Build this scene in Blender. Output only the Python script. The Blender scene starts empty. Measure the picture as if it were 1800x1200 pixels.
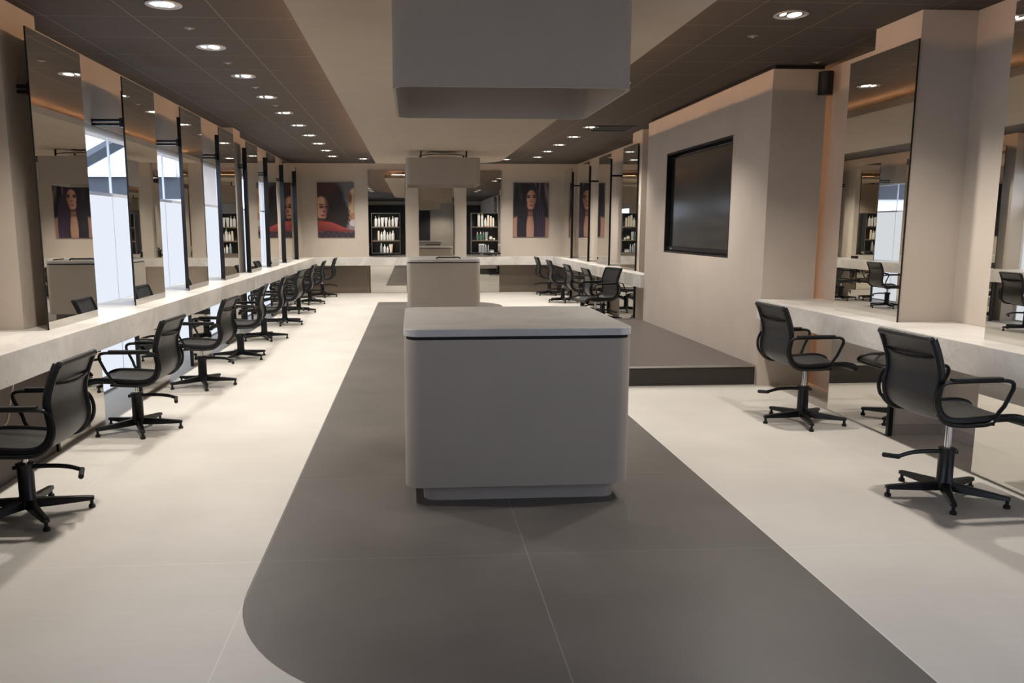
import bpy, bmesh, math, random
from mathutils import Vector, Matrix
random.seed(7)
PI = math.pi
scn = bpy.context.scene
COL = scn.collection

# ------------------------------------------------------------------ camera
F, PITCH, YAW, ROLL, CX, CY, EYE = 1426.6, .1550, .0672, -.0015, 821.8, 622.7, 1.481
fw = Vector((math.sin(YAW)*math.cos(PITCH), math.cos(YAW)*math.cos(PITCH), -math.sin(PITCH)))
r0 = Vector((math.cos(YAW), -math.sin(YAW), 0)); u0 = r0.cross(fw)
rr = r0*math.cos(ROLL) + u0*math.sin(ROLL); uu = -r0*math.sin(ROLL) + u0*math.cos(ROLL)
cam_d = bpy.data.cameras.new('camera'); cam = bpy.data.objects.new('camera', cam_d); COL.objects.link(cam)
M = Matrix((rr, uu, -fw)).transposed().to_4x4(); M.translation = Vector((0, 0, EYE))
cam.matrix_world = M
cam_d.sensor_fit = 'HORIZONTAL'; cam_d.sensor_width = 36.0
cam_d.lens = F*36.0/1800.0
cam_d.shift_x = (900-CX)/1800.0; cam_d.shift_y = (CY-600)/1800.0
cam_d.clip_start = .05; cam_d.clip_end = 300
scn.camera = cam

# ------------------------------------------------------------------ sky, exposure
w = bpy.data.worlds.new('overcast_sky'); scn.world = w; w.use_nodes = True
bg = w.node_tree.nodes['Background']; bg.inputs[0].default_value = (.72, .79, 1.0, 1); bg.inputs[1].default_value = 6.3
vs = scn.view_settings
vs.view_transform = 'Standard'; vs.look = 'None'; vs.gamma = 1.0; vs.use_curve_mapping = False
vs.exposure = -0.13
try:
    scn.cycles.use_denoising = True
    scn.cycles.max_bounces = 10; scn.cycles.glossy_bounces = 6; scn.cycles.diffuse_bounces = 5
    scn.cycles.sample_clamp_indirect = 4.0
except Exception: pass
DOWN_W = 155.0        # watts of each ceiling downlight
LED_E = 230.0         # glow of the warm strips round the ceiling raft
FILM_E = 1.05        # daylight coming through the frosted film

# ------------------------------------------------------------------ materials
def lin(c):
    return tuple((x/255/12.92 if x/255 <= .04045 else ((x/255+.055)/1.055)**2.4) for x in c)
def mat(name, col, rough=.5, metal=0., spec=.5, bump=0., bscale=60., var=0., vscale=4., coat=0.):
    m = bpy.data.materials.new(name); m.use_nodes = True
    nt = m.node_tree; b = nt.nodes['Principled BSDF']
    b.inputs['Base Color'].default_value = (*col, 1); b.inputs['Roughness'].default_value = rough
    b.inputs['Metallic'].default_value = metal; b.inputs['Specular IOR Level'].default_value = spec
    b.inputs['Coat Weight'].default_value = coat
    tc = nt.nodes.new('ShaderNodeTexCoord')
    if var:
        n = nt.nodes.new('ShaderNodeTexNoise'); n.inputs['Scale'].default_value = vscale; n.inputs['Detail'].default_value = 6
        nt.links.new(tc.outputs['Object'], n.inputs['Vector'])
        r = nt.nodes.new('ShaderNodeValToRGB')
        r.color_ramp.elements[0].position = .3; r.color_ramp.elements[1].position = .7
        r.color_ramp.elements[0].color = (*[c*(1-var) for c in col], 1)
        r.color_ramp.elements[1].color = (*[min(1, c*(1+var)) for c in col], 1)
        nt.links.new(n.outputs['Fac'], r.inputs[0]); nt.links.new(r.outputs[0], b.inputs['Base Color'])
    if bump:
        n2 = nt.nodes.new('ShaderNodeTexNoise'); n2.inputs['Scale'].default_value = bscale; n2.inputs['Detail'].default_value = 3
        nt.links.new(tc.outputs['Object'], n2.inputs['Vector'])
        bp = nt.nodes.new('ShaderNodeBump'); bp.inputs['Strength'].default_value = bump; bp.inputs['Distance'].default_value = .002
        nt.links.new(n2.outputs['Fac'], bp.inputs['Height']); nt.links.new(bp.outputs[0], b.inputs['Normal'])
    return m
def emit(name, col, strength, sample=True):
    m = bpy.data.materials.new(name); m.use_nodes = True; nt = m.node_tree
    nt.nodes.remove(nt.nodes['Principled BSDF'])
    e = nt.nodes.new('ShaderNodeEmission'); e.inputs[0].default_value = (*col, 1); e.inputs[1].default_value = strength
    nt.links.new(e.outputs[0], nt.nodes['Material Output'].inputs[0])
    if not sample:
        try: m.cycles.emission_sampling = 'NONE'
        except Exception: pass
    return m
def grid_mat(name, col, seam, px, py, ox, oy, wx, wy, rough, var, vscale, fine=0.):
    """flat tiles: pitch px/py, offset ox/oy, seam half width wx/wy (object space)"""
    m = mat(name, col, rough, var=var, vscale=vscale); nt = m.node_tree; b = nt.nodes['Principled BSDF']
    base = b.inputs['Base Color'].links[0].from_socket
    tc = [n for n in nt.nodes if n.type == 'TEX_COORD'][0]
    sep = nt.nodes.new('ShaderNodeSeparateXYZ'); nt.links.new(tc.outputs['Object'], sep.inputs[0])
    def line(sock, p, o, wd):
        a = nt.nodes.new('ShaderNodeMath'); a.operation = 'SUBTRACT'; a.inputs[1].default_value = o; nt.links.new(sock, a.inputs[0])
        d = nt.nodes.new('ShaderNodeMath'); d.operation = 'PINGPONG'; d.inputs[1].default_value = p/2; nt.links.new(a.outputs[0], d.inputs[0])
        l = nt.nodes.new('ShaderNodeMath'); l.operation = 'LESS_THAN'; l.inputs[1].default_value = wd; nt.links.new(d.outputs[0], l.inputs[0])
        return l.outputs[0]
    lx = line(sep.outputs[0], px, ox, wx); ly = line(sep.outputs[1], py, oy, wy)
    mx = nt.nodes.new('ShaderNodeMath'); mx.operation = 'MAXIMUM'; nt.links.new(lx, mx.inputs[0]); nt.links.new(ly, mx.inputs[1])
    if fine:
        mp = nt.nodes.new('ShaderNodeMapping'); mp.inputs['Scale'].default_value = (2, 60, 2); nt.links.new(tc.outputs['Object'], mp.inputs[0])
        nn = nt.nodes.new('ShaderNodeTexNoise'); nn.inputs['Scale'].default_value = 1.5; nn.inputs['Detail'].default_value = 5
        nt.links.new(mp.outputs[0], nn.inputs['Vector'])
        mr = nt.nodes.new('ShaderNodeMapRange'); mr.inputs[3].default_value = 1-fine; mr.inputs[4].default_value = 1+fine
        nt.links.new(nn.outputs['Fac'], mr.inputs[0])
        ml = nt.nodes.new('ShaderNodeVectorMath'); ml.operation = 'SCALE'; nt.links.new(base, ml.inputs[0]); nt.links.new(mr.outputs[0], ml.inputs['Scale'])
        base = ml.outputs[0]
    mix = nt.nodes.new('ShaderNodeMix'); mix.data_type = 'RGBA'
    nt.links.new(mx.outputs[0], mix.inputs[0]); nt.links.new(base, mix.inputs[6]); mix.inputs[7].default_value = (*seam, 1)
    nt.links.new(mix.outputs[2], b.inputs['Base Color'])
    return m
def marble_mat(name, lo, hi, vein):
    m = mat(name, hi, .32); nt = m.node_tree; b = nt.nodes['Principled BSDF']
    tc = [n for n in nt.nodes if n.type == 'TEX_COORD'][0]
    n1 = nt.nodes.new('ShaderNodeTexNoise'); n1.inputs['Scale'].default_value = 1.6; n1.inputs['Detail'].default_value = 8; n1.inputs['Distortion'].default_value = 1.2
    nt.links.new(tc.outputs['Object'], n1.inputs['Vector'])
    r1 = nt.nodes.new('ShaderNodeValToRGB'); r1.color_ramp.elements[0].position = .35; r1.color_ramp.elements[1].position = .62
    r1.color_ramp.elements[0].color = (*lo, 1); r1.color_ramp.elements[1].color = (*hi, 1)
    nt.links.new(n1.outputs['Fac'], r1.inputs[0])
    n2 = nt.nodes.new('ShaderNodeTexNoise'); n2.inputs['Scale'].default_value = 3.2; n2.inputs['Detail'].default_value = 10; n2.inputs['Distortion'].default_value = 2.2
    nt.links.new(tc.outputs['Object'], n2.inputs['Vector'])
    r2 = nt.nodes.new('ShaderNodeValToRGB'); e = r2.color_ramp.elements
    e[0].position = .485; e[0].color = (0, 0, 0, 1); e[1].position = .5; e[1].color = (.3, .3, .3, 1); k = e.new(.52); k.color = (0, 0, 0, 1)
    nt.links.new(n2.outputs['Fac'], r2.inputs[0])
    mx = nt.nodes.new('ShaderNodeMix'); mx.data_type = 'RGBA'; nt.links.new(r2.outputs[0], mx.inputs[0]); nt.links.new(r1.outputs[0], mx.inputs[6]); mx.inputs[7].default_value = (*vein, 1)
    nt.links.new(mx.outputs[2], b.inputs['Base Color'])
    return m

WALL = (.52, .455, .385)
m_wall = mat('wall_plaster', WALL, .85, bump=.25, bscale=220, var=.04, vscale=2.5, spec=.25)
m_raft = mat('raft_fabric', (.50, .42, .34), .9, bump=.2, bscale=200, var=.03, vscale=3, spec=.15)
m_greige = mat('island_laminate', (.33, .287, .245), .6, bump=.15, bscale=400, var=.03, vscale=3, spec=.3)
m_ceil = grid_mat('ceiling_tile', (.054, .0415, .033), (.19, .16, .13), .597, .6295, -1.293, 5.985-.6295*3, .0035, .003, .8, .12, 30, .12)
m_floor = grid_mat('floor_tile_cream', (.62, .588, .54), (.72, .695, .65), 1.2, 1.2, .511, 3.51, .0026, .002, .48, .075, 1.3, .045)
m_strip = grid_mat('floor_tile_umber', (.108, .098, .089), (.21, .195, .18), 1.2, 1.2, .511, 3.51, .002, .0014, .42, .17, 1.6, .07)
m_marble = marble_mat('marble_white', (.56, .53, .49), (.76, .73, .69), (.42, .39, .35))
m_marble_grey = marble_mat('marble_grey', (.43, .415, .395), (.53, .515, .495), (.37, .355, .34))
m_mirror = mat('mirror_silver', (.80, .78, .73), .0, 1.0)
m_black = mat('black_metal', (.006, .006, .007), .36, .0, .38)
m_blackp = mat('black_plastic', (.007, .007, .008), .5, spec=.35)
m_sling = mat('black_leather_mesh', (.027, .026, .0255), .4, bump=.4, bscale=350, var=.08, vscale=200)
m_chrome = mat('chrome', (.7, .7, .7), .12, 1.0)
m_rubber = mat('rubber', (.012, .012, .012), .8)
m_dark = mat('dark_gap', (.01, .01, .01), .9)
m_brown = mat('umber_panel', (.16, .125, .095), .6, var=.05, vscale=3)
m_brownd = mat('dark_umber_panel', (.065, .047, .034), .5, var=.05, vscale=3)
m_stage = mat('stage_vinyl', (.105, .086, .080), .42, var=.06, vscale=5)
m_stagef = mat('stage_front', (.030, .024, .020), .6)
m_alu = mat('aluminium_edge', (.6, .58, .55), .35, 1.0)
m_screen = mat('screen_glass', (.012, .013, .013), .14, 0, .55)
m_bezel = mat('screen_bezel', (.007, .007, .007), .45, spec=.3)
m_frame = mat('window_frame_grey', (.66, .68, .72), .5)
m_head = mat('window_head', (.50, .47, .44), .55)
m_white = mat('white_plastic', (.8, .79, .76), .35)
m_cream = mat('cream_plastic', (.75, .66, .50), .4)
m_glassg = mat('green_glass', (.095, .165, .125), .25, spec=.6)
m_greyp = mat('grey_plastic', (.30, .31, .32), .35)
m_dwall = mat('front_dark_panel', (.03, .03, .03), .7)
m_lampring = mat('lamp_ring', (.55, .55, .55), .35, .6)
m_rose = mat('rose_brown', (.16, .13, .115), .5)
m_refl = mat('lamp_reflector', (.85, .85, .85), .12, 1.0)
m_lamp = emit('lamp_tube', (1.0, .95, .86), 7.0, False)
m_led = emit('led_warm', (1.0, .56, .30), LED_E)
m_led2 = emit('led_warm_soft', (1.0, .52, .25), LED_E*.5)
m_film = emit('daylit_film', (.84, .90, 1.0), FILM_E)
m_cable = mat('cable_cream', (.62, .55, .45), .5)
m_shelf = mat('shelf_black', (.018, .017, .017), .55)
m_shelfb = mat('shelf_board_brown', (.17, .12, .085), .5)
m_ext = mat('house_render', (.85, .86, .88), .8)
m_extd = mat('house_fascia', (.032, .038, .045), .7)
m_extr = mat('roof_orange', (.38, .13, .06), .8)
m_pave = mat('street_paving', (.45, .45, .45), .9)
m_base = mat('baseboard_paint', (.40, .345, .29), .6)
def glass_mat():
    m = bpy.data.materials.new('window_glass'); m.use_nodes = True; nt = m.node_tree; nt.nodes.remove(nt.nodes['Principled BSDF'])
    t = nt.nodes.new('ShaderNodeBsdfTransparent'); t.inputs[0].default_value = (.95, .97, .98, 1)
    g = nt.nodes.new('ShaderNodeBsdfGlossy'); g.inputs['Roughness'].default_value = 0.0
    x = nt.nodes.new('ShaderNodeMixShader'); x.inputs[0].default_value = .05; nt.links.new(t.outputs[0], x.inputs[1]); nt.links.new(g.outputs[0], x.inputs[2])
    nt.links.new(x.outputs[0], nt.nodes['Material Output'].inputs[0]); return m
m_glass = glass_mat()

# ------------------------------------------------------------------ mesh helpers
def B(): return bmesh.new()
def add_box(bm, x0, x1, y0, y1, z0, z1):
    vs_ = [bm.verts.new(p) for p in ((x0,y0,z0),(x1,y0,z0),(x1,y1,z0),(x0,y1,z0),(x0,y0,z1),(x1,y0,z1),(x1,y1,z1),(x0,y1,z1))]
    for f in ((0,3,2,1),(4,5,6,7),(0,1,5,4),(1,2,6,5),(2,3,7,6),(3,0,4,7)): bm.faces.new([vs_[i] for i in f])
    return bm
def add_prism(bm, pts, z0, z1):
    a = [bm.verts.new((x, y, z0)) for x, y in pts]; b = [bm.verts.new((x, y, z1)) for x, y in pts]
    bm.faces.new(list(reversed(a))); bm.faces.new(b); n = len(pts)
    for i in range(n): bm.faces.new((a[i], a[(i+1) % n], b[(i+1) % n], b[i]))
    return bm
def rrect(x0, x1, y0, y1, r, seg=8, corners=(1,1,1,1)):
    out = []
    for k, (cx, cy, a0) in enumerate(((x0+r, y0+r, PI), (x1-r, y0+r, 1.5*PI), (x1-r, y1-r, 0), (x0+r, y1-r, .5*PI))):
        if corners[k]:
            for i in range(seg+1):
                a = a0 + PI/2*i/seg; out.append((cx+r*math.cos(a), cy+r*math.sin(a)))
        else: out.append(((x0, y0), (x1, y0), (x1, y1), (x0, y1))[k])
    return out
def add_tube(bm, pts, rad, n=10, closed=False, ry=None, cap=True):
    """sweep an ellipse (rad across, ry along the path normal in its own frame) along pts"""
    pts = [Vector(p) for p in pts]; N = len(pts); rings = []
    ref = None
    for i, p in enumerate(pts):
        if closed: t = (pts[(i+1) % N] - pts[i-1]).normalized()
        else: t = (pts[min(i+1, N-1)] - pts[max(i-1, 0)]).normalized()
        if ref is None:
            ref = Vector((0, 1, 0)) if abs(t.y) < .9 else Vector((1, 0, 0))
        s = (ref - t*ref.dot(t)).normalized(); ref = s; u = t.cross(s)
        ra = rad[i] if isinstance(rad, (list, tuple)) else rad; rb = ry if ry else ra
        rings.append([bm.verts.new(p + s*ra*math.cos(2*PI*k/n) + u*rb*math.sin(2*PI*k/n)) for k in range(n)])
    for i in range(N if closed else N-1):
        A, Bq = rings[i], rings[(i+1) % N]
        for k in range(n): bm.faces.new((A[k], A[(k+1) % n], Bq[(k+1) % n], Bq[k]))
    if not closed and cap:
        bm.faces.new(list(reversed(rings[0]))); bm.faces.new(rings[-1])
    return bm
def add_lathe(bm, prof, cx=0, cy=0, n=20, sx=1., sy=1., z0=0.):
    rings = [[bm.verts.new((cx+r*sx*math.cos(2*PI*k/n), cy+r*sy*math.sin(2*PI*k/n), z0+z)) for k in range(n)] for r, z in prof]
    for A, Bq in zip(rings, rings[1:]):
        for k in range(n): bm.faces.new((A[k], A[(k+1) % n], Bq[(k+1) % n], Bq[k]))
    bm.faces.new(list(reversed(rings[0]))); bm.faces.new(rings[-1])
    return bm
def catmull(p, k=4):
    out = []; n = len(p)
    for i in range(n-1):
        a, b, c, d = p[max(i-1, 0)], p[i], p[i+1], p[min(i+2, n-1)]
        for j in range(k):
            t = j/k
            out.append(tuple(.5*((2*b[q]) + (-a[q]+c[q])*t + (2*a[q]-5*b[q]+4*c[q]-d[q])*t*t + (-a[q]+3*b[q]-3*c[q]+d[q])*t**3) for q in range(len(b))))
    out.append(p[-1]); return out
def catmull_closed(p, k=4):
    n = len(p); out = []
    for i in range(n):
        a, b, c, d = p[i-1], p[i], p[(i+1) % n], p[(i+2) % n]
        for j in range(k):
            t = j/k
            out.append(tuple(.5*((2*b[q]) + (-a[q]+c[q])*t + (2*a[q]-5*b[q]+4*c[q]-d[q])*t*t + (-a[q]+3*b[q]-3*c[q]+d[q])*t**3) for q in range(len(b))))
    return out
def obj(name, bm, m, parent=None, smooth=False, bevel=0., loc=None):
    bmesh.ops.recalc_face_normals(bm, faces=bm.faces)
    me = bpy.data.meshes.new(name); bm.to_mesh(me); bm.free()
    o = bpy.data.objects.new(name, me); COL.objects.link(o)
    for mm in (m if isinstance(m, (list, tuple)) else [m]): me.materials.append(mm)
    if smooth:
        for p in me.polygons: p.use_smooth = True
        try: me.set_sharp_from_angle(angle=math.radians(40))
        except Exception: pass
    if bevel:
        bv = o.modifiers.new('bevel', 'BEVEL'); bv.width = bevel; bv.segments = 2; bv.limit_method = 'ANGLE'; bv.angle_limit = math.radians(40)
    if parent is not None: o.parent = parent
    if loc is not None: o.location = loc
    return o
def tag(o, label, cat, group=None):
    o['label'] = label; o['category'] = cat
    if group: o['group'] = group
    return o
def thing(name, label, cat, loc=(0, 0, 0), rz=0., group=None):
    o = bpy.data.objects.new(name, None); COL.objects.link(o); o.empty_display_size = .1
    o.location = loc; o.rotation_euler = (0, 0, rz)
    return tag(o, label, cat, group)
def struct(name, bm, m, label=None, parent=None, **k):
    o = obj(name, bm, m, parent, **k)
    if parent is None:
        o['kind'] = 'structure'
        if label: o['label'] = label
    return o
def box(*a): return add_box(B(), *a)
def dup(root, loc=None, rz=None, label=None, child_rot=None):
    r = root.copy(); COL.objects.link(r)
    if loc is not None: r.location = loc
    if rz is not None: r.rotation_euler = (0, 0, rz)
    if label: r['label'] = label
    for ch in list(root.children):
        c = ch.copy(); COL.objects.link(c); c.parent = r
        if child_rot and c.name.split('.')[0] in child_rot: c.rotation_euler[2] += child_rot[c.name.split('.')[0]]
        for g in list(ch.children):
            d = g.copy(); COL.objects.link(d); d.parent = c
    return r

# ------------------------------------------------------------------ room shell
ZC = 2.91                    # tile ceiling
YB, YF = 18.80, -8.0         # back and front walls
XL, XR_ = -2.73, 3.80        # left wall band, right wall
WINX = -2.80                 # window plane
CT, CB = .82, .64            # worktop top and underside
PA = (5.50, 6.02); PB = (12.26, 12.74)   # piers of the left wall
QA = (5.47, 6.02); QB = (12.12, 12.66)   # piers of the right wall
struct('floor', box(-3.3, 4.3, YF-.3, YB+.3, -.12, 0), m_floor)
# dark inlay of the floor, rounded at two corners
struct('trim_1', add_prism(B(), rrect(-.695, 1.705, 2.30, 16.40, .90, 20, (1, 0, 1, 0)), -.02, .0012), m_strip, 'dark umber tiled strip down the middle of the floor')
struct('ceiling', box(-3.3, 4.3, YF-.3, YB+.3, ZC, ZC+.12), m_ceil)
struct('wall_back', box(-3.3, 4.3, YB, YB+.2, 0, ZC), m_wall)
# left wall: header over the windows, piers, solid ends
bm = B()
add_box(bm, -3.1, XL, YF, YB, 2.36, ZC)
add_box(bm, -3.1, -2.56, PA[0], PA[1], 0, ZC-.001)
add_box(bm, -3.1, -2.56, PB[0], PB[1], 0, ZC-.001)
add_box(bm, -3.1, XL, 17.05, YB, 0, 2.36)
add_box(bm, -3.1, XL, YF, -3.6, 0, 2.36); add_box(bm, -3.1, XL, 2.0, PA[0], 0, 2.36)
struct('wall_left', bm, m_wall)
bm = B()
add_box(bm, XR_, 4.2, YF, .9, 0, ZC); add_box(bm, XR_, 4.2, 2.7, YB, 0, ZC); add_box(bm, XR_, 4.2, .9, 2.7, 2.36, ZC)
add_box(bm, 3.41, XR_, QA[0], QA[1], 0, ZC-.001)
add_box(bm, 3.41, XR_, QB[0], QB[1], 0, ZC-.001)
struct('wall_right', bm, m_wall)
struct('baseboard_right', add_box(add_box(B(), 3.788, XR_, 3.0, QA[0]-.014, 0, .075), 3.40, XR_-.012, QA[0]-.014, QA[0], 0, .075), m_base)
# front of the salon, behind the camera
bm = B(); add_box(bm, -3.1, 4.2, YF-.2, YF, 0, ZC)
struct('wall_front', bm, m_wall)
struct('trim_2', add_box(add_box(B(), -2.6, 1.0, YF, YF+.06, 0, 2.7), 2.3, 3.78, YF, YF+.06, 0, 2.7), m_dwall, 'dark panelling on the front wall')
# windows: frosted film below, clear glass above
def window(i, y0, y1, joints, film=True, wx=WINX, sg=1):
    t = bpy.data.objects.new('window_%d' % i, None); COL.objects.link(t); t['kind'] = 'structure'
    def bx(bm, a, b, *r): return add_box(bm, min(wx+sg*a, wx+sg*b), max(wx+sg*a, wx+sg*b), *r)
    obj('film_pane' if film else 'low_pane', bx(B(), -.012, 0, y0, y1, .02, 1.77), m_film if film else m_glass, t)
    obj('clear_pane', bx(B(), -.012, -.004, y0, y1, 1.80, 2.33), m_glass, t)
    bm = B()
    bx(bm, -.03, .012, y0, y1, 1.77, 1.80); bx(bm, -.03, .012, y0, y1, 0, .02)
    for j in joints: bx(bm, -.02, .002, j-.004, j+.004, .02, 2.33)
    for j in (y0, y1-.035): bx(bm, -.03, .012, j, j+.035, .02, 2.33)
    obj('frame', bm, m_frame, t)
    obj('head', add_tube(B(), [(wx+sg*.02, y0, 2.335), (wx+sg*.02, y1, 2.335)], .035, 12), m_head, t, smooth=True)
window(1, PA[1], PB[0], (7.95, 9.6, 11.2))
window(2, PB[1], 17.05, (14.2, 15.7))
window(3, -3.6, 2.0, (-2.2, -.8, .6), False)
window(4, .9, 2.7, (1.8,), False, XR_+.07, -1)
for px_, py_, w_, rz in ((WINX+.06, -.8, 5.5, -PI/2), (XR_-.002, 1.8, 1.75, PI/2)):
    pl = bpy.data.lights.new('window_portal', 'AREA'); pl.shape = 'RECTANGLE'; pl.size = w_; pl.size_y = 2.3
    try: pl.cycles.is_portal = True
    except Exception: pass
    po = bpy.data.objects.new('window_portal', pl); COL.objects.link(po); po.location = (px_, py_, 1.18); po.rotation_euler = (PI/2, 0, rz)
# houses outside, seen through the clear panes
t = thing('house', 'white rendered house across the street behind the left windows', 'house', (0, 0, 0))
obj('wall', box(-14, -4.2, 20.0, 24.0, -.1, 4.0), m_ext, t)
obj('fascia_band', box(-14.2, -4.1, 19.9, 20.0, 2.16, 2.66), m_extd, t)
bm = add_prism(B(), [(0, 0), (2.6, 0), (2.6, .9)], 0, .12); 
for v in bm.verts: v.co = Vector((-8.1+v.co.x, 19.86-v.co.z, 2.66+v.co.y*1.5))
obj('gable', bm, m_ext, t)
obj('rake_board', add_tube(B(), [(-8.25, 19.7, 2.62), (-5.4, 19.7, 4.15)], .16, 4), m_extd, t)
obj('roof', box(-5.0, -3.9, 19.4, 20, 2.75, 3.6), m_extr, t)
struct('street_ground', add_box(box(-30, -3.1, -10, 40, -.3, -.1), 4.2, 30, -10, 40, -.3, -.1), m_pave, 'pale paving outside the windows')

# ceiling raft with warm light strips round its upper edge
RX0, RX1, RY0, RY1, RZ = -.695, 1.705, 2.3, 16.4, 2.725
rp = rrect(RX0, RX1, RY0, RY1, .90, 20, (1, 0, 1, 0))
struct('ceiling_raft', add_prism(B(), rp, RZ, 2.802), m_raft, 'beige ceiling raft hung below the brown tiles')
struct('trim_3', box(RX0+.45, RX1-.45, RY0+.6, RY1-.6, 2.802, ZC), m_dark, 'dark hangers above the ceiling raft')
def led(name, pts, label):
    o = obj(name, add_tube(B(), pts, .0035, 6), m_led); tag(o, label, 'light strip', 'warm light strips on the ceiling raft')
    return o
zl = 2.814; e = .20
led('light_strip', [(RX0+e, RY0+.9+i*(RY1-RY0-.9-e)/20, zl) for i in range(21)], 'warm light strip on the left edge of the beige ceiling raft')
led('light_strip', [(RX1-e, RY0+e+i*(RY1-RY0-.9-e)/20, zl) for i in range(21)]+[(RX1-.9+(.9-e)*math.cos(a), RY1-.9+(.9-e)*math.sin(a), zl) for a in [PI/2*j/10 for j in range(1, 10)]], 'warm light strip on the right edge of the beige ceiling raft')
led('light_strip', [(RX0+e+.02+i*(RX1-RX0-.9-e-.04)/8, RY1-e, zl) for i in range(9)], 'warm light strip on the far end of the beige ceiling raft')

# right wall block with the screen niche, and the low stage in front of it
BX, BY0, BY1 = 3.235, 7.34, 11.21
NY0, NY1, NZ0, NZ1 = 8.20, 10.36, 1.166, 2.40
bm = B()
add_box(bm, BX, 3.735, BY0, 7.86, 0, 2.875); add_box(bm, BX, XR_, 7.86, NY0, 0, 2.875); add_box(bm, BX, XR_, NY1, BY1, 0, 2.875)
add_box(bm, BX, XR_, NY0, NY1, 0, NZ0); add_box(bm, BX, XR_, NY0, NY1, NZ1, 2.875); add_box(bm, BX+.16, XR_, NY0, NY1, NZ0, NZ1)
bmesh.ops.remove_doubles(bm, verts=bm.verts, dist=1e-5)
struct('wall_right_block', bm, m_wall, 'beige wall block holding the screen niche')
struct('trim_4', box(BX+.03, 3.72, BY0+.03, BY1-.03, 2.875, ZC), m_dark, 'dark shadow gap above the wall block')
o = obj('light_strip', add_tube(B(), [(3.742, 7.80, .02+.285*i) for i in range(11)], .004, 6), m_led2); tag(o, 'hidden warm light strip in the slit between wall block and right wall', 'light strip')
t = thing('stage', 'low dark stage in front of the wall block with the screen', 'stage', (0, 0, 0))
obj('top', box(1.95, BX-.002, 7.395, 11.46, .172, .186), m_stage, t)
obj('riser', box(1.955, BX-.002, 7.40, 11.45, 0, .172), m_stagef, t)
obj('edge_trim', box(1.95, BX-.002, 7.388, 7.395, .172, .190), m_alu, t)
t = thing('wall_screen', 'large dark screen set in the niche of the beige wall block', 'screen', (BX+.16, 9.28, 1.78))
obj('casing', box(-.10, -.002, -1.045, 1.045, -.585, .565), m_bezel, t, bevel=.006)
obj('surround', add_box(add_box(add_box(box(-.158, -.002, -1.078, -1.055, -.612, .618), -.158, -.002, 1.055, 1.078, -.612, .618), -.158, -.002, -1.055, 1.055, .595, .618), -.158, -.002, -1.055, 1.055, -.612, -.59), m_bezel, t)
obj('screen', box(-.106, -.1005, -1.015, 1.015, -.535, .545), m_screen, t)
obj('lower_bar', box(-.125, -.1005, -1.045, 1.045, -.585, -.54), m_bezel, t, bevel=.004)
obj('sensor', box(-.128, -.125, .86, .92, -.572, -.555), m_greyp, t)
# speaker high on the block
t = thing('wall_speaker', 'black half-round speaker high on the right wall block', 'speaker', (3.70, BY0, 2.745))
pr_ = [(.065*math.cos(a), -.035-.075*math.sin(a)) for a in [PI*i/12 for i in range(13)]]
obj('cabinet', add_prism(B(), pr_+[(-.065, -.03), (.065, -.03)], -.10, .10), m_blackp, t, smooth=True)
obj('bracket', box(-.02, .02, -.03, -.001, -.03, .03), m_black, t)
# air vent in the tile ceiling
t = thing('ceiling_vent', 'dark rectangular vent in the tiles beyond the ceiling raft', 'vent', (2.93, 12.05, ZC))
obj('frame', add_box(add_box(add_box(add_box(B(), -.29, .29, -.30, -.27, -.012, -.0005), -.29, .29, .27, .30, -.012, -.0005), -.29, -.26, -.27, .27, -.012, -.0005), .26, .29, -.27, .27, -.012, -.0005), m_bezel, t)
obj('grille', box(-.26, .26, -.27, .27, -.004, -.0005), m_dark, t)

# ------------------------------------------------------------------ worktops
def wt(name, pts, label):
    return tag(obj(name, add_prism(B(), pts, CB, CT), m_marble, bevel=.003), label, 'worktop')
g = .004
wt('worktop', [(-2.17, -2.0), (-2.17, 18.42), (3.19, 18.42), (3.19, 11.225), (3.40, 11.225), (3.40, QB[0]-g+.0), (3.405, QB[0]-g), (3.405, QB[1]+g), (XR_-g, QB[1]+g), (XR_-g, YB-g),
               (XL+g, YB-g), (XL+g, 17.05), (WINX+.015, 17.05-g), (WINX+.015, PB[1]+g), (-2.56+g, PB[1]+g), (-2.56+g, PB[0]-g), (WINX+.015, PB[0]-g), (WINX+.015, PA[1]+g), (-2.56+g, PA[1]+g), (-2.56+g, PA[0]-g), (XL+g, PA[0]-g), (XL+g, -2.0)],
   'long marble worktop along the left, back and far right walls')
wt('worktop', [(3.19, -1.0), (XR_-g, -1.0), (XR_-g, QA[0]-g), (3.41-g, QA[0]-g), (3.41-g, QA[1]+g), (XR_-g, QA[1]+g), (XR_-g, BY0-g), (3.19, BY0-g)],
   'white marble worktop in front of the two large near right mirrors')
# umber panels closing the space below
struct('trim_5', box(-2.41, -2.39, -2.0, 5.44, 0, CB), m_brownd, 'dark brown panel below the near left worktop')
struct('trim_6', add_box(add_box(B(), XL+.01, -.98, YB-.05, YB-.002, 0, CB), 1.98, XR_-.01, YB-.05, YB-.002, 0, CB), m_brown, 'brown panels below the back worktop')
struct('trim_7', add_box(B(), 3.43, 3.45, QB[1]+.01, YB-.06, 0, CB), m_brown, 'brown panel below the far right worktop')

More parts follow.
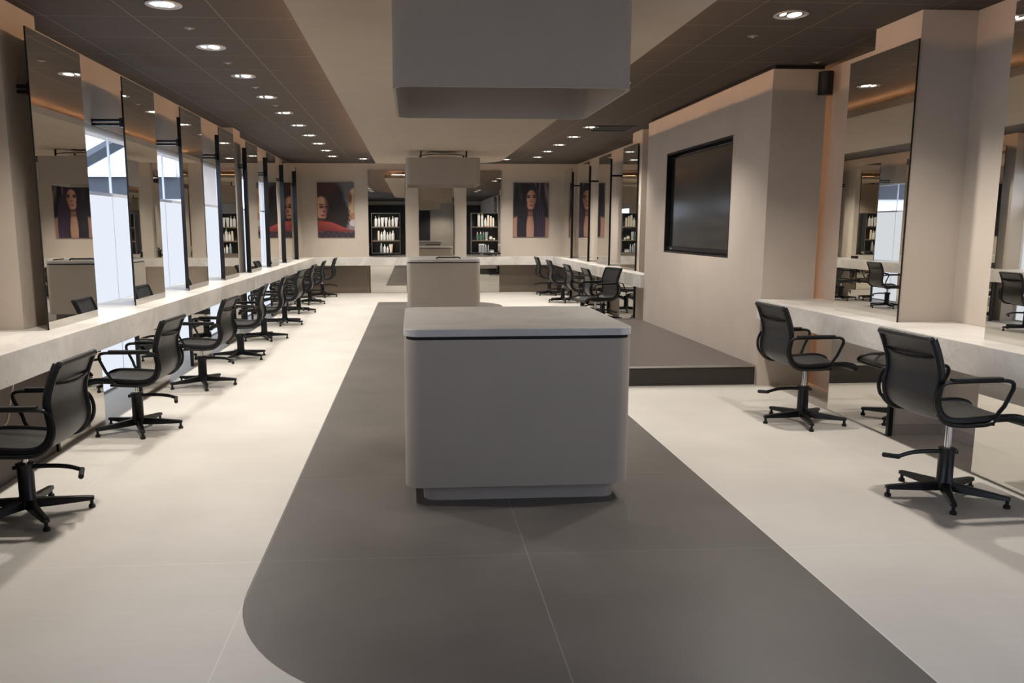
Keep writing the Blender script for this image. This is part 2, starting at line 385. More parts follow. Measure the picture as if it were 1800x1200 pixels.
# ------------------------------------------------------------------ mirrors
def mirror_left(y, label, wallx):
    t = thing('wall_mirror', label, 'mirror', (-2.38, y, CT), 0, 'tall mirrors above the worktops')
    w_ = .845
    obj('glass', box(-.006, 0, .004, w_, 0, 1.90), m_mirror, t)
    obj('edge_trim', box(-.008, .001, 0, .004, 0, 1.90), m_black, t)
    obj('back_frame', box(-.135, -.006, .36, .485, 0, 1.84), m_black, t)
    obj('bracket', add_box(add_box(box(wallx+2.38+.002, -.115, .22, .25, 1.53, 1.55), wallx+2.38+.002, -.115, .22, .25, 1.565, 1.585), -.115, -.095, .22, .36, 1.52, 1.595), m_black, t)
    return t
names = ['nearest', 'second nearest', 'third', 'fourth', 'fifth', 'sixth', 'seventh', 'farthest']
for k in range(8):
    mirror_left(5.45+1.7*k, '%s tall mirror of the left row standing on the marble worktop' % names[k], -2.56 if k in (0, 4) else XL)
def mirror_right(y, label, deep):
    t = thing('wall_mirror', label, 'mirror', (3.382, y, CT), 0, 'tall mirrors above the worktops')
    w_ = .86
    obj('glass', box(0, .006, .004, w_, 0, 1.90), m_mirror, t)
    obj('edge_trim', box(-.001, .008, 0, .004, 0, 1.90), m_black, t)
    if deep:
        obj('back_frame', box(.006, .12, .36, .485, 0, 1.84), m_black, t)
        obj('bracket', box(.12, XR_-3.382-.002, .40, .43, 1.54, 1.57), m_black, t)
    else: obj('back_frame', box(.006, .0265, .04, w_-.04, 0, 1.85), m_black, t)
    return t
mirror_right(5.44, 'large near right mirror beside the speaker wall block', False)
mirror_right(3.70, 'right mirror cut off by the right edge of the photo', False)
for k, nm in zip(range(4, 8), ('mirror right beside the wall block, nearest of the four far right mirrors', 'second of the four tall mirrors at the far right', 'third of the four tall mirrors at the far right', 'farthest of the four tall mirrors at the far right')):
    mirror_right(5.44+1.7*k, nm, k != 4)
def low_mirror(x, y, sgn, label, w_=.845):
    t = thing('low_mirror', label, 'mirror', (x, y, 0), 0, 'low mirrors between floor and worktop')
    a, b = (-.006, 0) if sgn < 0 else (0, .006)
    obj('glass', box(a, b, .03, w_, .004, CB-.002), m_mirror, t)
    c, d = (-.03, .001) if sgn < 0 else (-.001, .03)
    obj('edge_trim', box(c, d, 0, .03, 0, CB-.002), m_black, t)
    c, d = (-.03, -.007) if sgn < 0 else (.007, .03)
    obj('backing', box(c, d, .03, w_, 0, CB-.002), m_dark, t)
for k in range(8): low_mirror(-2.38, 5.45+1.7*k, -1, 'low floor mirror below the %s mirror of the left row' % names[k])
low_mirror(3.382, 5.44, 1, 'low floor mirror behind the second near right chair', .86)
low_mirror(3.382, 3.70, 1, 'low floor mirror at the right edge behind the nearest right chair', .86)
for k, nm in zip(range(4, 8), ('nearest', 'second', 'third', 'farthest')):
    low_mirror(3.382, 5.44+1.7*k, 1, 'low floor mirror below the %s far right mirror' % nm, .86)
# back wall mirrors
def back_mirror(x0, x1, z0, z1, y, label):
    t = thing('back_mirror', label, 'mirror', ((x0+x1)/2, y, z0), 0, 'mirrors on the back wall')
    hw = (x1-x0)/2; h = z1-z0
    obj('glass', box(-hw, hw, 0, .006, 0, h), m_mirror, t)
    obj('backing', box(-hw, hw, .006, .03, 0, h), m_dark, t)
YM = YB-.032
back_mirror(-.985, -.155, CT, 2.745, YM, 'back wall mirror behind the shelf of white bottles')
back_mirror(.165, .96, CT, 2.745, YM, 'middle back wall mirror behind the far island')
back_mirror(1.245, 2.035, CT, 2.745, YM, 'back wall mirror behind the shelf with green bottles')
back_mirror(-.96, -.14, .004, CB-.002, YB-.06, 'low back mirror left of the far island')
back_mirror(1.25, 2.0, .004, CB-.002, YB-.06, 'low back mirror right of the far island')
struct('trim_8', add_prism(B(), rrect(-.15, .16, YB-.14, YB, .03, 4, (1, 1, 0, 0)), CT+.001, ZC-.002), m_wall, 'beige pilaster left of the middle back mirror')
struct('trim_9', add_prism(B(), rrect(.965, 1.24, YB-.14, YB, .03, 4, (1, 1, 0, 0)), CT+.001, ZC-.002), m_wall, 'beige pilaster right of the middle back mirror')

# ------------------------------------------------------------------ islands and hoods
def island(x, y, label):
    t = thing('island', label, 'island', (x, y, 0), 0, 'islands on the dark floor strip')
    obj('plinth', add_prism(B(), rrect(-.511, .551, .085, 1.13, .075, 8), .0015, .10), m_greige, t, smooth=True)
    obj('body', add_prism(B(), rrect(-.609, .609, 0, 1.20, .085, 12), .10, .90), m_greige, t, smooth=True)
    obj('shadow_gap', add_prism(B(), rrect(-.597, .597, .012, 1.188, .08, 10), .90, .917), m_dark, t, smooth=True)
    obj('top', add_prism(B(), rrect(-.611, .611, -.004, 1.204, .085, 12), .917, .957), m_marble_grey, t, smooth=True, bevel=.003)
    return t
island(.559, 4.20, 'large grey-topped island with rounded corners in the middle foreground')
island(.517, 13.5, 'smaller looking far island before the back wall')
def hood(y, label):
    t = thing('hanging_hood', label, 'hood', (.519, y, 2.175), 0, 'hoods hung from the ceiling raft')
    zt = .43
    o = rrect(-.608, .608, 0, 1.2, .085, 12); i_ = rrect(-.593, .593, .015, 1.185, .07, 12)
    bm = B(); n = len(o)
    a = [bm.verts.new((x, yy, 0)) for x, yy in o]; b = [bm.verts.new((x, yy, zt)) for x, yy in o]
    c = [bm.verts.new((x, yy, 0)) for x, yy in i_]; d = [bm.verts.new((x, yy, zt)) for x, yy in i_]
    for k in range(n):
        l = (k+1) % n
        bm.faces.new((a[k], a[l], b[l], b[k])); bm.faces.new((c[l], c[k], d[k], d[l])); bm.faces.new((a[l], a[k], c[k], c[l]))
    for k in range(n):
        l = (k+1) % n; bm.faces.new((b[k], b[l], d[l], d[k]))
    obj('shell', bm, m_greige, t, smooth=True)
    for x in (-.36, .39):
        for yy in (.22, .98):
            obj('hanger', box(x-.012, x+.012, yy-.012, yy+.012, zt, RZ-2.175-.001), m_black, t)
    obj('cross_bar', add_box(add_box(box(-.593, .593, .20, .24, zt-.03, zt-.002), -.593, .593, .96, 1.0, zt-.03, zt-.002), -.26, .24, .24, .58, zt-.03, zt-.002), m_black, t)
    obj('power_box', box(-.25, .23, .3, .55, zt, zt+.035), m_greyp, t)
    obj('cable', add_tube(B(), catmull([(-.40, .2, zt+.03), (-.2, .16, zt+.06), (.1, .16, zt+.065), (.3, .18, zt+.055), (.385, .2, zt+.035)], 5), .006, 6), m_black, t, smooth=True)
hood(4.20, 'big grey hood hanging above the near island')
hood(13.5, 'far grey hood hanging above the far island')
o = obj('styling_bar', add_tube(B(), catmull([(-.2, 0, .012), (-.17, -.02, .03), (-.08, -.03, .03), (.08, -.03, .03), (.17, -.02, .03), (.2, 0, .012)], 5), .012, 8), m_blackp, smooth=True, loc=(.60, 13.68, .958))
tag(o, 'slim black curved bar lying on the far island top', 'bar')

# ------------------------------------------------------------------ downlights
def downlight(x, y, label):
    t = thing('downlight', label, 'ceiling light', (x, y, ZC), 0, 'round downlights in the tile ceiling')
    bm = B(); n = 28
    ring = [(.115, -.001), (.115, -.007), (.098, -.009), (.092, -.002)]
    rg = [[bm.verts.new((r*math.cos(2*PI*k/n), r*math.sin(2*PI*k/n), z)) for k in range(n)] for r, z in ring]
    for A, Q in zip(rg, rg[1:]):
        for k in range(n): bm.faces.new((A[k], A[(k+1) % n], Q[(k+1) % n], Q[k]))
    obj('ring', bm, m_lampring, t, smooth=True)
    obj('reflector', add_lathe(B(), [(.092, -.003), (.092, -.0015)], n=28), m_refl, t)
    obj('lamp', add_lathe(B(), [(.044, -.0055), (.048, -.004)], cx=.024, cy=.0, n=16, sx=.9, sy=1.3), m_lamp, t)
    obj('lamp', add_lathe(B(), [(.014, -.006), (.017, -.0045)], cx=-.056, cy=0, n=12, sx=1.0, sy=2.4), m_lamp, t)
    ld = bpy.data.lights.new('downlight_beam', 'SPOT'); ld.energy = DOWN_W; ld.color = (1.0, .932, .845); ld.spot_size = math.radians(122); ld.spot_blend = .6; ld.shadow_soft_size = .05
    lo = bpy.data.objects.new('beam', ld); COL.objects.link(lo); lo.parent = t; lo.location = (0, 0, -.03)
    return t
LY = [5.65+1.256*k for k in range(10)]
ordn = ['first', 'second', 'third', 'fourth', 'fifth', 'sixth', 'seventh', 'eighth', 'ninth', 'last']
dl = downlight(-1.585, LY[0], 'round downlight at the top left edge of the photo')
for k in range(1, 10): dup(dl, (-1.585, LY[k], ZC), label='%s round downlight from the near end of the left row' % ordn[k])
dup(dl, (2.59, LY[0], ZC), label='round downlight nearest the camera on the right side')
for k in range(5, 10): dup(dl, (2.59, LY[k], ZC), label='%s downlight of the far right row beyond the wall block' % ordn[k-5])
dup(dl, (1.6, -6.7, ZC), label='extra downlight added to brighten the front wall, far behind the photo')  # added lamp, brightens the front wall reflected in the middle back mirror
dup(dl, (2.09, 8.33, ZC), label='downlight behind the near hood, seen in the large near right mirror')
dup(dl, (2.05, 9.55, ZC), label='downlight over the stage, hidden behind the near hood')
dup(dl, (-1.585, LY[0]-1.256, ZC), label='left downlight above the nearest left chair, outside the photo')
dup(dl, (2.59, LY[0]-1.256, ZC), label='right downlight above the nearest right chair, outside the photo')
dup(dl, (-1.0, 17.55, ZC), label='downlight beyond the left far corner of the ceiling raft')
dup(dl, (2.0, 17.55, ZC), label='downlight beyond the right far corner of the ceiling raft')
# small sprinkler roses between the downlights
def rose(x, y, label):
    t = thing('sprinkler', label, 'sprinkler', (x, y, ZC), 0, 'small sprinkler heads in the ceiling')
    obj('rose', add_lathe(B(), [(.03, -.006), (.036, -.005), (.04, -.0006)], n=18), m_rose, t, smooth=True)
    obj('head', add_lathe(B(), [(.010, -.012), (.012, -.0065)], n=10), m_lampring, t, smooth=True)
    return t
sp = rose(-1.59, 6.28, 'sprinkler head nearest the camera between the left downlights')
for k, nm in enumerate(('second', 'third', 'fourth')): dup(sp, (-1.59, 6.28+1.256*(k+1), ZC), label='%s sprinkler head between the left downlights' % nm)
dup(sp, (2.59, 6.28, ZC), label='small sprinkler head right of the ceiling raft')
dup(sp, (3.56, 7.2, ZC), label='small ceiling head above the wall speaker')

# ------------------------------------------------------------------ chairs
PROF = [(x, z if z < .47 else .47+(z-.47)*.90) for x, z in [(.285, .435), (.262, .462), (.20, .480), (.10, .480), (0, .473), (-.10, .468), (-.17, .476), (-.215, .506), (-.240, .555), (-.247, .61), (-.240, .67), (-.235, .73), (-.244, .79), (-.264, .86), (-.288, .925), (-.298, .945)]]
PROF = catmull(PROF, 4)
SPLIT = min(range(len(PROF)), key=lambda i: abs(PROF[i][0]+.205)+abs(PROF[i][1]-.50))
def sling(prof, hw):
    bm = B(); nx = 10; top = []; bot = []
    N = len(prof)
    for i, (x, z) in enumerate(prof):
        a = prof[max(i-1, 0)]; b = prof[min(i+1, N-1)]
        tx, tz = b[0]-a[0], b[1]-a[1]; l = math.hypot(tx, tz); nxx, nz = tz/l, -tx/l       # normal to the sitter's side
        rt, rb = [], []
        for j in range(nx+1):
            s = -1+2*j/nx; sag = .014*(1-s*s)
            rt.append(bm.verts.new((x-nxx*(sag-.006), s*hw, z-nz*(sag-.006)))); rb.append(bm.verts.new((x-nxx*(sag+.006), s*hw, z-nz*(sag+.006))))
        top.append(rt); bot.append(rb)
    for i in range(N-1):
        for j in range(nx):
            bm.faces.new((top[i][j], top[i+1][j], top[i+1][j+1], top[i][j+1])); bm.faces.new((bot[i][j], bot[i][j+1], bot[i+1][j+1], bot[i+1][j]))
        for q in (0, nx): bm.faces.new((top[i][q], bot[i][q], bot[i+1][q], top[i+1][q]))
    for q in (0, N-1):
        for j in range(nx): bm.faces.new((top[q][j], top[q][j+1], bot[q][j+1], bot[q][j]))
    return bm
def make_chair(label):
    t = thing('salon_chair', label, 'chair', (0, 0, 0), 0, 'black salon chairs at the worktops')
    s = obj('seat', sling(PROF[:SPLIT+1], .207), m_sling, t, smooth=True)
    b = obj('backrest', sling(PROF[SPLIT:], .207), m_sling, t, smooth=True)
    x, z = PROF[-1]; obj('top_roll', add_tube(B(), [(x-.008, -.212, z), (x-.008, .212, z)], .017, 12), m_sling, t, smooth=True)
    x, z = PROF[0]; obj('front_roll', add_tube(B(), [(x, -.207, z), (x, .207, z)], .013, 10), m_sling, t, smooth=True)
    for sg in (1, -1):
        obj('side_rail', add_tube(B(), [(x, sg*.211, z) for x, z in PROF],   .0125, 10, ry=.022), m_black, t, smooth=True)
        lp = catmull_closed([(-.205, .682), (-.10, .684), (.06, .684), (.115, .683), (.146, .672), (.152, .645), (.138, .61), (.082, .49), (.064, .463), (.03, .450), (-.02, .447), (-.11, .447), (-.185, .46), (-.240, .503), (-.268, .56), (-.268, .62), (-.245, .668)], 4)
        a = obj('arm', add_tube(B(), [(x, sg*(.240-(.012 if z < .52 else 0)), z) for x, z in lp], .0105, 8, closed=True), m_black, t, smooth=True)
        obj('arm_pad', add_prism(B(), rrect(-.20, .085, sg*.240-.019, sg*.240+.019, .012, 4), .688, .704), m_blackp, a, bevel=.005)
    obj('back_handle', add_tube(B(), catmull([(-.250, -.207, .81), (-.276, -.16, .798), (-.291, -.08, .791), (-.295, 0, .789), (-.291, .08, .791), (-.276, .16, .798), (-.250, .207, .81)], 4), .009, 8), m_black, t, smooth=True)
    obj('seat_bracket', add_lathe(add_box(B(), -.10, .11, -.19, .19, .434, .449), [(.045, .415), (.045, .434)], n=18), m_black, t)
    obj('lift_rod', add_lathe(B(), [(.0165, .20), (.0165, .418)], n=16), m_chrome, t, smooth=True)
    obj('column', add_lathe(B(), [(.046, .06), (.046, .10), (.040, .11), (.040, .262), (.046, .264), (.046, .282), (.03, .284)], n=20), m_black, t, smooth=True)
    pd = obj('pump_lever', add_tube(B(), catmull([(.062, 0, .256), (.04, 0, .258), (-.04, 0, .264), (-.14, 0, .267), (-.22, 0, .261), (-.29, 0, .242)], 4), .0095, 8, ry=.012), m_black, t, smooth=True)
    obj('pedal', add_tube(B(), [(-.285, -.006, .244), (-.296, .03, .238), (-.315, .085, .231)], .0135, 10), m_rubber, pd, smooth=True)
    for k in range(5):
        a = PI/2 + 2*PI*k/5
        bm = B(); L = .312
        q = [(.03, .025, .045, .095), (.12, .021, .042, .085), (L-.03, .018, .043, .068), (L, .0165, .045, .064)]
        rg = [[bm.verts.new(p) for p in ((x, -w_, z0), (x, w_, z0), (x, w_*.8, z1), (x, -w_*.8, z1))] for x, w_, z0, z1 in q]
        for A, Q in zip(rg, rg[1:]):
            for i in range(4): bm.faces.new((A[i], A[(i+1) % 4], Q[(i+1) % 4], Q[i]))
        bm.faces.new(rg[0]); bm.faces.new(rg[-1])
        lg = obj('leg', bm, m_black, t, bevel=.004); lg.rotation_euler = (0, 0, a)
        obj('glide', add_lathe(B(), [(.016, 0.0015), (.018, .006), (.016, .018), (.009, .022), (.009, .046)], cx=L-.014, n=14), m_blackp, lg, smooth=True)
    return t
UPPER = ('seat', 'backrest', 'top_roll', 'front_roll', 'side_rail', 'arm', 'back_handle', 'seat_bracket', 'lift_rod')
def set_lift(t, h):
    for c in t.children:
        if c.name.split('.')[0] in UPPER: c.location.z = h
CH = 'black swivel salon chair '
ch0 = make_chair(CH+'at the lower left corner, partly cut off by the photo edge')
def put(x, y, deg, label, first=[True], side='L', tw=0., lift=-.07):
    if first[0]:
        for c in ch0.children:
            if c.name.split('.')[0] == 'leg': c.rotation_euler[2] += math.radians(40)
        ch = ch0; ch.location = (x, y, 0); ch.rotation_euler = (0, 0, math.radians(deg)); first[0] = False; ch['label'] = label; set_lift(ch, lift); return ch
    rot = math.radians((180 if side == 'R' else 0)+tw-40)
    d = dup(ch0, (x, y, 0), math.radians(deg), label, {'leg': rot}); set_lift(d, lift); return d
put(-2.01, 4.20, 179, CH+'at the lower left corner, partly cut off by the photo edge')
put(-2.04, 6.02, 177, CH+'second from the camera in the left row', tw=26)
put(-2.00, 7.74, 177, CH+'third from the camera in the left row', tw=23)
put(-1.98, 9.38, 184, CH+'fourth from the camera in the left row', tw=-17)
put(-2.00, 11.0, 183, CH+'fifth from the camera in the left row', tw=24)
put(-1.99, 12.72, 175, CH+'sixth from the camera in the left row')
put(-2.02, 14.5, 180, CH+'seventh from the camera in the left row', tw=8)
put(-2.02, 16.15, 181, CH+'eighth from the camera in the left row')
put(-1.95, 17.75, 180, CH+'farthest in the left row, before the back wall', tw=15)
put(2.92, 4.14, 3, CH+'nearest on the right, before the mirror at the right edge', side='R', lift=.015, tw=-28)
put(2.97, 5.90, 2, CH+'second on the right, beside the wall block', side='R', tw=-15, lift=0.)
put(3.02, 12.75, 1, CH+'behind the turned chair at the far right worktop', side='R')
put(2.99, 14.15, 1, CH+'second beyond the turned chair at the far right worktop', side='R', tw=10)
put(3.00, 16.1, 0, CH+'third beyond the turned chair at the far right worktop', side='R')
put(3.02, 17.85, 0, CH+'farthest on the right, before the back wall', side='R', tw=20)
put(2.70, 11.85, 197, CH+'turned away from the far right worktop toward the room', tw=12, lift=-.02)

# ------------------------------------------------------------------ shelves with bottles
SY = YM-.012
def shelf(x0, x1, label):
    t = thing('product_shelf', label, 'shelf', ((x0+x1)/2, SY, .905), 0, 'black product shelves hung on the back mirrors')
    hw = (x1-x0)/2; d = -.17
    bm = B(); add_box(bm, -hw, -hw+.012, d, 0, 0, .90); add_box(bm, hw-.012, hw, d, 0, 0, .90); add_box(bm, -hw+.012, hw-.012, d, 0, .888, .90); add_box(bm, -hw+.012, hw-.012, d, 0, 0, .012)
    obj('case', bm, m_shelf, t)
    obj('back_panel', box(-hw+.012, hw-.012, -.008, 0, .012, .888), m_shelf, t)
    for z in (.268, .575): obj('board', box(-hw+.012, hw-.012, d, -.008, z, z+.022), m_shelfb, t)
    bm = B(); q = .006
    add_box(bm, -hw, hw, d-.004, d, .894, .90); add_box(bm, -hw, hw, d-.004, d, 0, q); add_box(bm, -hw, -hw+q, d-.004, d, q, .894); add_box(bm, hw-q, hw, d-.004, d, q, .894)
    obj('edge_trim', bm, mat('shelf_edge_grey', (.20, .195, .19), .4), t)
    return t
S1 = (-.912, -.268); S2 = (1.345, 1.955)
shelf(*S1, 'black three-tier shelf of white products, left of the far island')
shelf(*S2, 'black three-tier shelf with green bottles, right of the far island')
def bottle(kind, x, z, w_, h, m, label, cap=None, dy=0.):
    y = SY-.125+dy
    t = thing(kind, label, kind.split('_')[-1] if kind != 'squeeze_tube' else 'tube', (x, y, z+.0008), 0, 'hair products on the back shelves')
    r = w_/2
    if kind == 'pump_bottle':
        obj('body', add_lathe(B(), [(r*.9, 0), (r, .01), (r, h*.68), (r*.8, h*.74), (r*.35, h*.78)], n=16), m, t, smooth=True)
        obj('pump', add_tube(add_lathe(B(), [(r*.38, h*.78), (r*.38, h*.86), (r*.15, h*.87), (r*.15, h*.97)], n=12), [(0, 0, h*.97), (-r*.2, -r*.3, h*.985), (-r*.6, -r*.9, h*.95)], r*.16, 8), cap or m, t, smooth=True)
    elif kind == 'spray_bottle':
        obj('body', add_lathe(B(), [(r*.9, 0), (r, .008), (r, h*.62), (r*.75, h*.72), (r*.42, h*.76)], n=16), m, t, smooth=True)
        obj('cap', add_lathe(B(), [(r*.45, h*.76), (r*.42, h*.9), (r*.22, h)], n=12), cap or m, t, smooth=True)
    elif kind == 'squeeze_tube':
        bm = B(); n = 16; rg = []
        for z_, a, b in ((0, .62, .62), (.12*h, .66, .62), (.14*h, .6, .55), (.6*h, .82, .4), (h*.96, 1, .08), (h, 1, .08)):
            rg.append([bm.verts.new((r*a*math.cos(2*PI*k/n), r*b*math.sin(2*PI*k/n), z_)) for k in range(n)])
        for A, Q in zip(rg, rg[1:]):
            for k in range(n): bm.faces.new((A[k], A[(k+1) % n], Q[(k+1) % n], Q[k]))
        bm.faces.new(rg[0]); bm.faces.new(rg[-1]); obj('body', bm, m, t, smooth=True)
        obj('cap', add_lathe(B(), [(r*.63, .0), (r*.67, .12*h)], n=16), cap or m, t, smooth=True)
    elif kind == 'spray_can':
        obj('body', add_lathe(B(), [(r, 0), (r, h*.78), (r*.85, h*.82)], n=16), m, t, smooth=True)
        obj('cap', add_lathe(B(), [(r*.85, h*.82), (r*.85, h*.98), (r*.7, h)], n=16), cap or m, t, smooth=True)
    elif kind == 'jar':
        obj('body', add_lathe(B(), [(r*.9, 0), (r, .005), (r, h*.6)], n=18), m, t, smooth=True)
        obj('lid', add_lathe(B(), [(r*1.02, h*.6), (r*1.02, h*.95), (r*.95, h)], n=18), cap or m, t, smooth=True)
    elif kind == 'round_tin':
        bm = add_lathe(B(), [(r, -.012), (r*1.0, .012)], n=22); bmesh.ops.rotate(bm, verts=bm.verts, cent=(0, 0, 0), matrix=Matrix.Rotation(PI/2-.12, 3, 'X')); bmesh.ops.translate(bm, verts=bm.verts, vec=(0, .02, r))
        obj('body', bm, m, t, smooth=True)
        bm = add_lathe(B(), [(r*.7, .0122), (r*.7, .014)], n=22); bmesh.ops.rotate(bm, verts=bm.verts, cent=(0, 0, 0), matrix=Matrix.Rotation(PI/2-.12, 3, 'X')); bmesh.ops.translate(bm, verts=bm.verts, vec=(0, .02, r))
        obj('label_disc', bm, cap or m_white, t)
    elif kind == 'box':
        obj('body', box(-r, r, -r*.8, r*.8, 0, h*.86), m, t, bevel=.002)
        obj('lid', box(-r, r, -r*.8, r*.8, h*.862, h), cap or m_white, t, bevel=.002)
    return t
def X(px, s): return s[0]+(px-(654.7 if s is S1 else 825.2))/((702.5 if s is S1 else 871.5)-(654.7 if s is S1 else 825.2))*(s[1]-s[0])
Z0, Z1, Z2 = .905+.012, .905+.29, .905+.597
WORD = ['leftmost', 'second from left', 'third from left', 'fourth from left', 'fifth from left', 'sixth from left', 'seventh from left', 'eighth from left']
def row(s, z, tier, side, items):
    for k, (px, kind, w_, h, m, cap, d) in enumerate(items):
        bottle(kind, X(px, s), z, w_, h, m, '%s, %s, %s tier of %s shelf' % (d, WORD[k], tier, side), cap)
W_, C_ = m_white, m_cream
row(S1, Z2, 'top', 'left', [(662.3, 'pump_bottle', .062, .235, W_, None, 'white pump bottle'), (667.6, 'pump_bottle', .052, .245, W_, None, 'slim white pump bottle'),
    (673.2, 'squeeze_tube', .078, .205, W_, None, 'white tube'), (679.3, 'squeeze_tube', .072, .205, W_, None, 'white tube'),
    (685.0, 'spray_bottle', .056, .215, W_, None, 'white bottle'), (690.6, 'spray_bottle', .062, .235, W_, C_, 'white bottle with cream cap'), (696.4, 'squeeze_tube', .088, .205, W_, None, 'wide white tube')])
row(S1, Z1, 'middle', 'left', [(666.5, 'spray_can', .048, .215, C_, None, 'cream can'), (671.3, 'spray_bottle', .056, .195, W_, C_, 'white bottle with cream cap'), (676.3, 'pump_bottle', .064, .27, W_, None, 'tall white pump bottle'),
    (681.4, 'spray_bottle', .05, .185, W_, None, 'small white bottle'), (685.6, 'spray_bottle', .05, .195, W_, None, 'small white bottle'), (690.4, 'spray_bottle', .07, .225, W_, None, 'broad white bottle')])
row(S1, Z0, 'bottom', 'left', [(670.5, 'spray_bottle', .058, .225, m_greyp, W_, 'grey bottle with white cap'), (676.2, 'spray_bottle', .058, .195, W_, None, 'white bottle'), (681.2, 'spray_bottle', .05, .155, W_, None, 'short white bottle'), (686.8, 'squeeze_tube', .09, .195, C_, None, 'cream tube')])
row(S2, Z2, 'top', 'right', [(838.0, 'spray_can', .058, .285, W_, C_, 'tall white can with cream cap'), (843.8, 'spray_can', .058, .285, W_, C_, 'tall white can with cream cap'), (849.4, 'spray_bottle', .056, .20, W_, None, 'white bottle'),
    (854.2, 'spray_can', .056, .255, C_, W_, 'cream can with white cap'), (858.8, 'spray_can', .05, .235, C_, None, 'cream can'), (863.2, 'spray_can', .044, .20, W_, None, 'white can')])
row(S2, Z1, 'middle', 'right', [(835.8, 'pump_bottle', .058, .185, m_glassg, W_, 'green pump bottle'), (841.4, 'spray_bottle', .072, .19, m_glassg, W_, 'green bottle with white cap'), (846.2, 'pump_bottle', .046, .185, m_glassg, W_, 'slim green pump bottle'),
    (851.4, 'squeeze_tube', .075, .185, m_greyp, W_, 'grey-green tube with white cap'), (859.0, 'round_tin', .10, .1, m_glassg, C_, 'round green tin on edge'), (864.4, 'jar', .05, .05, m_cream, m_white, 'small pale jar')])
row(S2, Z0, 'bottom', 'right', [(840.4, 'box', .066, .195, m_greyp, W_, 'grey box with white lid'), (845.6, 'box', .06, .195, m_greyp, W_, 'grey box with white lid'), (850.2, 'spray_bottle', .05, .18, m_greyp, W_, 'grey bottle with white cap'),
    (854.6, 'spray_bottle', .04, .175, m_greyp, W_, 'slim grey bottle with white cap'), (860.6, 'jar', .11, .06, W_, m_greyp, 'low white jar')])

# ------------------------------------------------------------------ posters
def sm(a, b, x):
    t = max(0., min(1., (x-a)/(b-a))); return t*t*(3-2*t)
def mixc(a, b, t): return tuple(x+(y-x)*t for x, y in zip(a, b))
def ell(u, v, cx, cy, rx, ry, soft=.12):
    d = math.hypot((u-cx)/rx, (v-cy)/ry); return 1-sm(1-soft, 1+soft, d)
def hn(u, v): return math.sin(u*91+v*37)*.5+math.sin(u*53-v*71+1.3)*.5
def art_curls(u, v):
    c = mixc((92, 90, 98), (122, 118, 122), v)
    # fair haired second figure at the right edge
    m = ell(u, v, 1.02, .27, .17, .17); c = mixc(c, (196, 170, 136), m)
    m = ell(u, v, .97, .45, .13, .25); c = mixc(c, (178, 150, 118), m); c = mixc(c, (92, 50, 28), ell(u, v, .89, .28, .05, .10, .5)*.9)
    c = mixc(c, (156, 110, 90), ell(u, v, .96, .64, .12, .09)); c = mixc(c, (178, 172, 178), ell(u, v, .97, .735, .12, .06))
    # cloud of curls
    n = .04*hn(u, v)
    hair = max(ell(u+n, v+n, .33, .33, .40, .36, .18), ell(u+n, v, .44, .60, .42, .38, .12), ell(u+n, v+n, .18, .12, .36, .20, .3))
    hc = mixc((27, 14, 15), (104, 56, 44), (.25+.75*max(0, hn(u*1.7, v*1.3)))*(1-sm(.08, .42, v))*(1-sm(.3, .75, u)))
    c = mixc(c, hc, hair)
    # face at the left edge
    f = max(ell(u, v, .10, .44, .20, .19, .14), ell(u, v, .12, .57, .13, .13, .2))
    sk = mixc((204, 158, 132), (92, 54, 44), sm(.15, .27, u)); c = mixc(c, sk, f)
    c = mixc(c, (60, 34, 30), f*ell(u, v, .11, .445, .065, .022, .5)); c = mixc(c, (60, 32, 28), f*ell(u, v, .24, .445, .04, .025, .6))
    c = mixc(c, (70, 40, 34), f*ell(u, v, .10, .40, .075, .012, .6))
    c = mixc(c, (110, 66, 54), f*ell(u, v, .17, .525, .03, .03, .7)); c = mixc(c, (128, 58, 56), f*ell(u, v, .145, .60, .06, .02, .5))
    c = mixc(c, (38, 18, 16), ell(u, v, .10, .675, .18, .03, .5)*.8)
    # arm in red sleeve
    top = .69+.13*sm(.2, 1.0, u)+.03*sm(0, .2, u)-.015*math.sin(u*5); bot = .895-.01*math.sin(u*7)
    m = sm(top-.012, top+.012, v)*(1-sm(bot-.02, bot+.02, v))
    ac = mixc((150, 58, 54), (92, 28, 34), sm(top, bot, v)*.7+.3*sm(.6, 1, u)); c = mixc(c, ac, m)
    c = mixc(c, mixc((34, 22, 30), (66, 52, 66), .5+.5*math.sin(u*40)*math.sin(v*60)), sm(bot-.02, bot+.03, v))
    return c
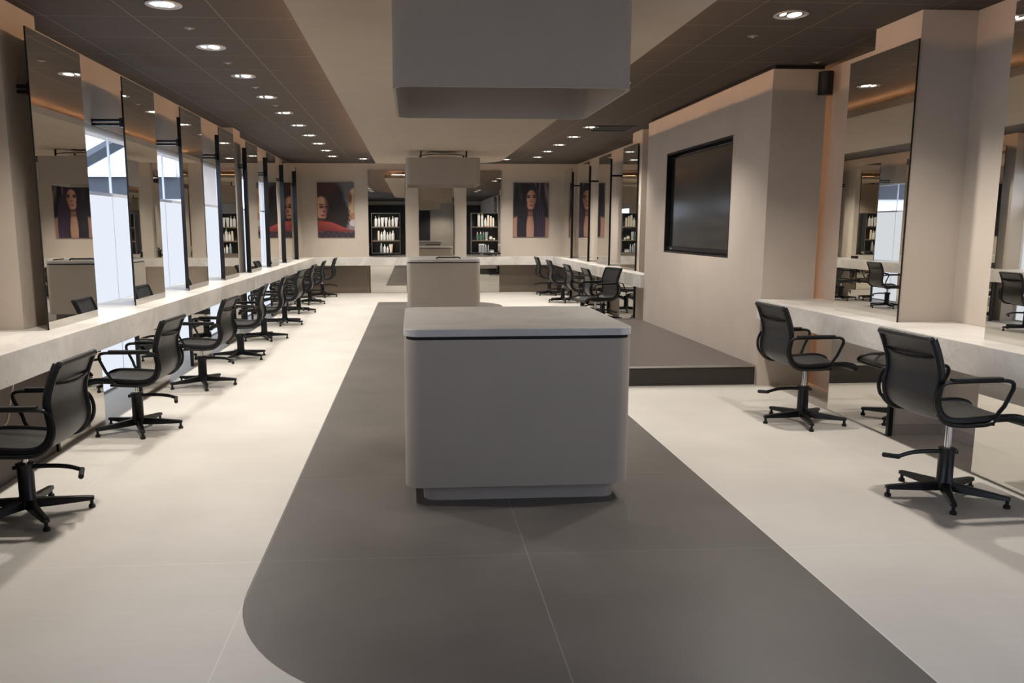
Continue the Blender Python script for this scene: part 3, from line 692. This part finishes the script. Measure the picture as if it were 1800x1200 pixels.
def art_straight(u, v):
    s = .5+.5*math.sin(u*34+2.2*math.sin(v*3+u*9)); c = mixc((20, 17, 23), (124, 110, 110), s**3*.9)
    c = mixc(c, (12, 12, 18), ell(u, v, .16, .3, .06, .4, .4)*.7)
    sh = max(ell(u, v, .12, .84, .22, .22), ell(u, v, .88, .84, .22, .22), ell(u, v, .5, .95, .45, .34)); c = mixc(c, (150, 112, 97), sh)
    c = mixc(c, (120, 78, 64), ell(u, v, .5, .62, .12, .16))
    hair = max(ell(u, v, .50, .26, .24, .25, .08), ell(u, v, .275, .82, .16, .58, .1)*sm(.2, .35, v), ell(u, v, .73, .82, .19, .62, .1)*sm(.2, .35, v))
    st = .5+.5*math.sin(u*120+4*math.sin(v*2)); hc = mixc((22, 18, 30), (74, 56, 84), st*sm(.45, .8, u)*.9+.12*st)
    op = ell(u, v, .49, .86, .105, .34, .14); hair = hair*(1-op*sm(.5, .62, v)); c = mixc(c, hc, hair)
    c = mixc(c, (158, 120, 102), op*sm(.55, .66, v)*(1-.4*sm(.49, .60, u)))
    f = max(ell(u, v, .515, .285, .135, .155, .1), ell(u, v, .50, .40, .105, .105, .14))
    sk = mixc((186, 140, 116), (134, 92, 76), sm(.46, .66, u)*.8); c = mixc(c, sk, f)
    c = mixc(c, (52, 34, 34), f*ell(u, v, .435, .262, .05, .016, .5)); c = mixc(c, (52, 34, 34), f*ell(u, v, .60, .262, .045, .016, .5))
    c = mixc(c, (44, 28, 30), f*ell(u, v, .43, .232, .055, .009, .5)); c = mixc(c, (44, 28, 30), f*ell(u, v, .605, .232, .05, .009, .5))
    c = mixc(c, (140, 92, 78), f*ell(u, v, .52, .345, .035, .018, .6)); c = mixc(c, (150, 76, 74), f*ell(u, v, .51, .412, .055, .016, .5))
    c = mixc(c, (40, 26, 30), ell(u, v, .5, .505, .10, .02, .6)*.6); c = mixc(c, (60, 44, 44), ell(u, v, .48, .60, .13, .010, .8)*.7)
    return c
m_print = bpy.data.materials.new('poster_print'); m_print.use_nodes = True
_nt = m_print.node_tree; _b = _nt.nodes['Principled BSDF']; _b.inputs['Roughness'].default_value = .5
_a = _nt.nodes.new('ShaderNodeVertexColor'); _a.layer_name = 'print'; _nt.links.new(_a.outputs[0], _b.inputs['Base Color'])
def poster(x0, x1, z0, z1, art, label):
    t = thing('wall_poster', label, 'poster', ((x0+x1)/2, YB-.001, z0), 0, 'hair posters on the back wall')
    hw = (x1-x0)/2; h = z1-z0
    obj('panel', box(-hw, hw, -.022, 0, 0, h), m_blackp, t)
    nx, ny = 84, 126; bm = B(); g_ = [[bm.verts.new((-hw+2*hw*i/nx, -.0225, h*j/ny)) for i in range(nx+1)] for j in range(ny+1)]
    for j in range(ny):
        for i in range(nx): bm.faces.new((g_[j][i], g_[j][i+1], g_[j+1][i+1], g_[j+1][i]))
    p = obj('print', bm, m_print, t)
    ca = p.data.color_attributes.new('print', 'FLOAT_COLOR', 'POINT')
    for i, v in enumerate(p.data.vertices):
        c = lin(art((v.co.x+hw)/(2*hw), 1-v.co.z/h)); ca.data[i].color = (*c, 1)
poster(-2.12, -1.30, 1.265, 2.485, art_curls, 'poster of a person with big dark curls resting on a red sleeve')
poster(2.315, 3.13, 1.265, 2.485, art_straight, 'poster of a person with very long straight dark hair')

# ------------------------------------------------------------------ loose cable under the left worktop
o = obj('power_cable', add_tube(B(), catmull([(-2.34, 4.86, .632), (-2.33, 4.80, .56), (-2.30, 4.70, .50), (-2.29, 4.62, .40), (-2.31, 4.52, .36), (-2.30, 4.46, .29), (-2.33, 4.38, .24), (-2.33, 4.25, .12), (-2.33, 4.1, .01)], 5), .006, 8), m_cable, smooth=True)
tag(o, 'cream power cable hanging below the near left worktop', 'cable')
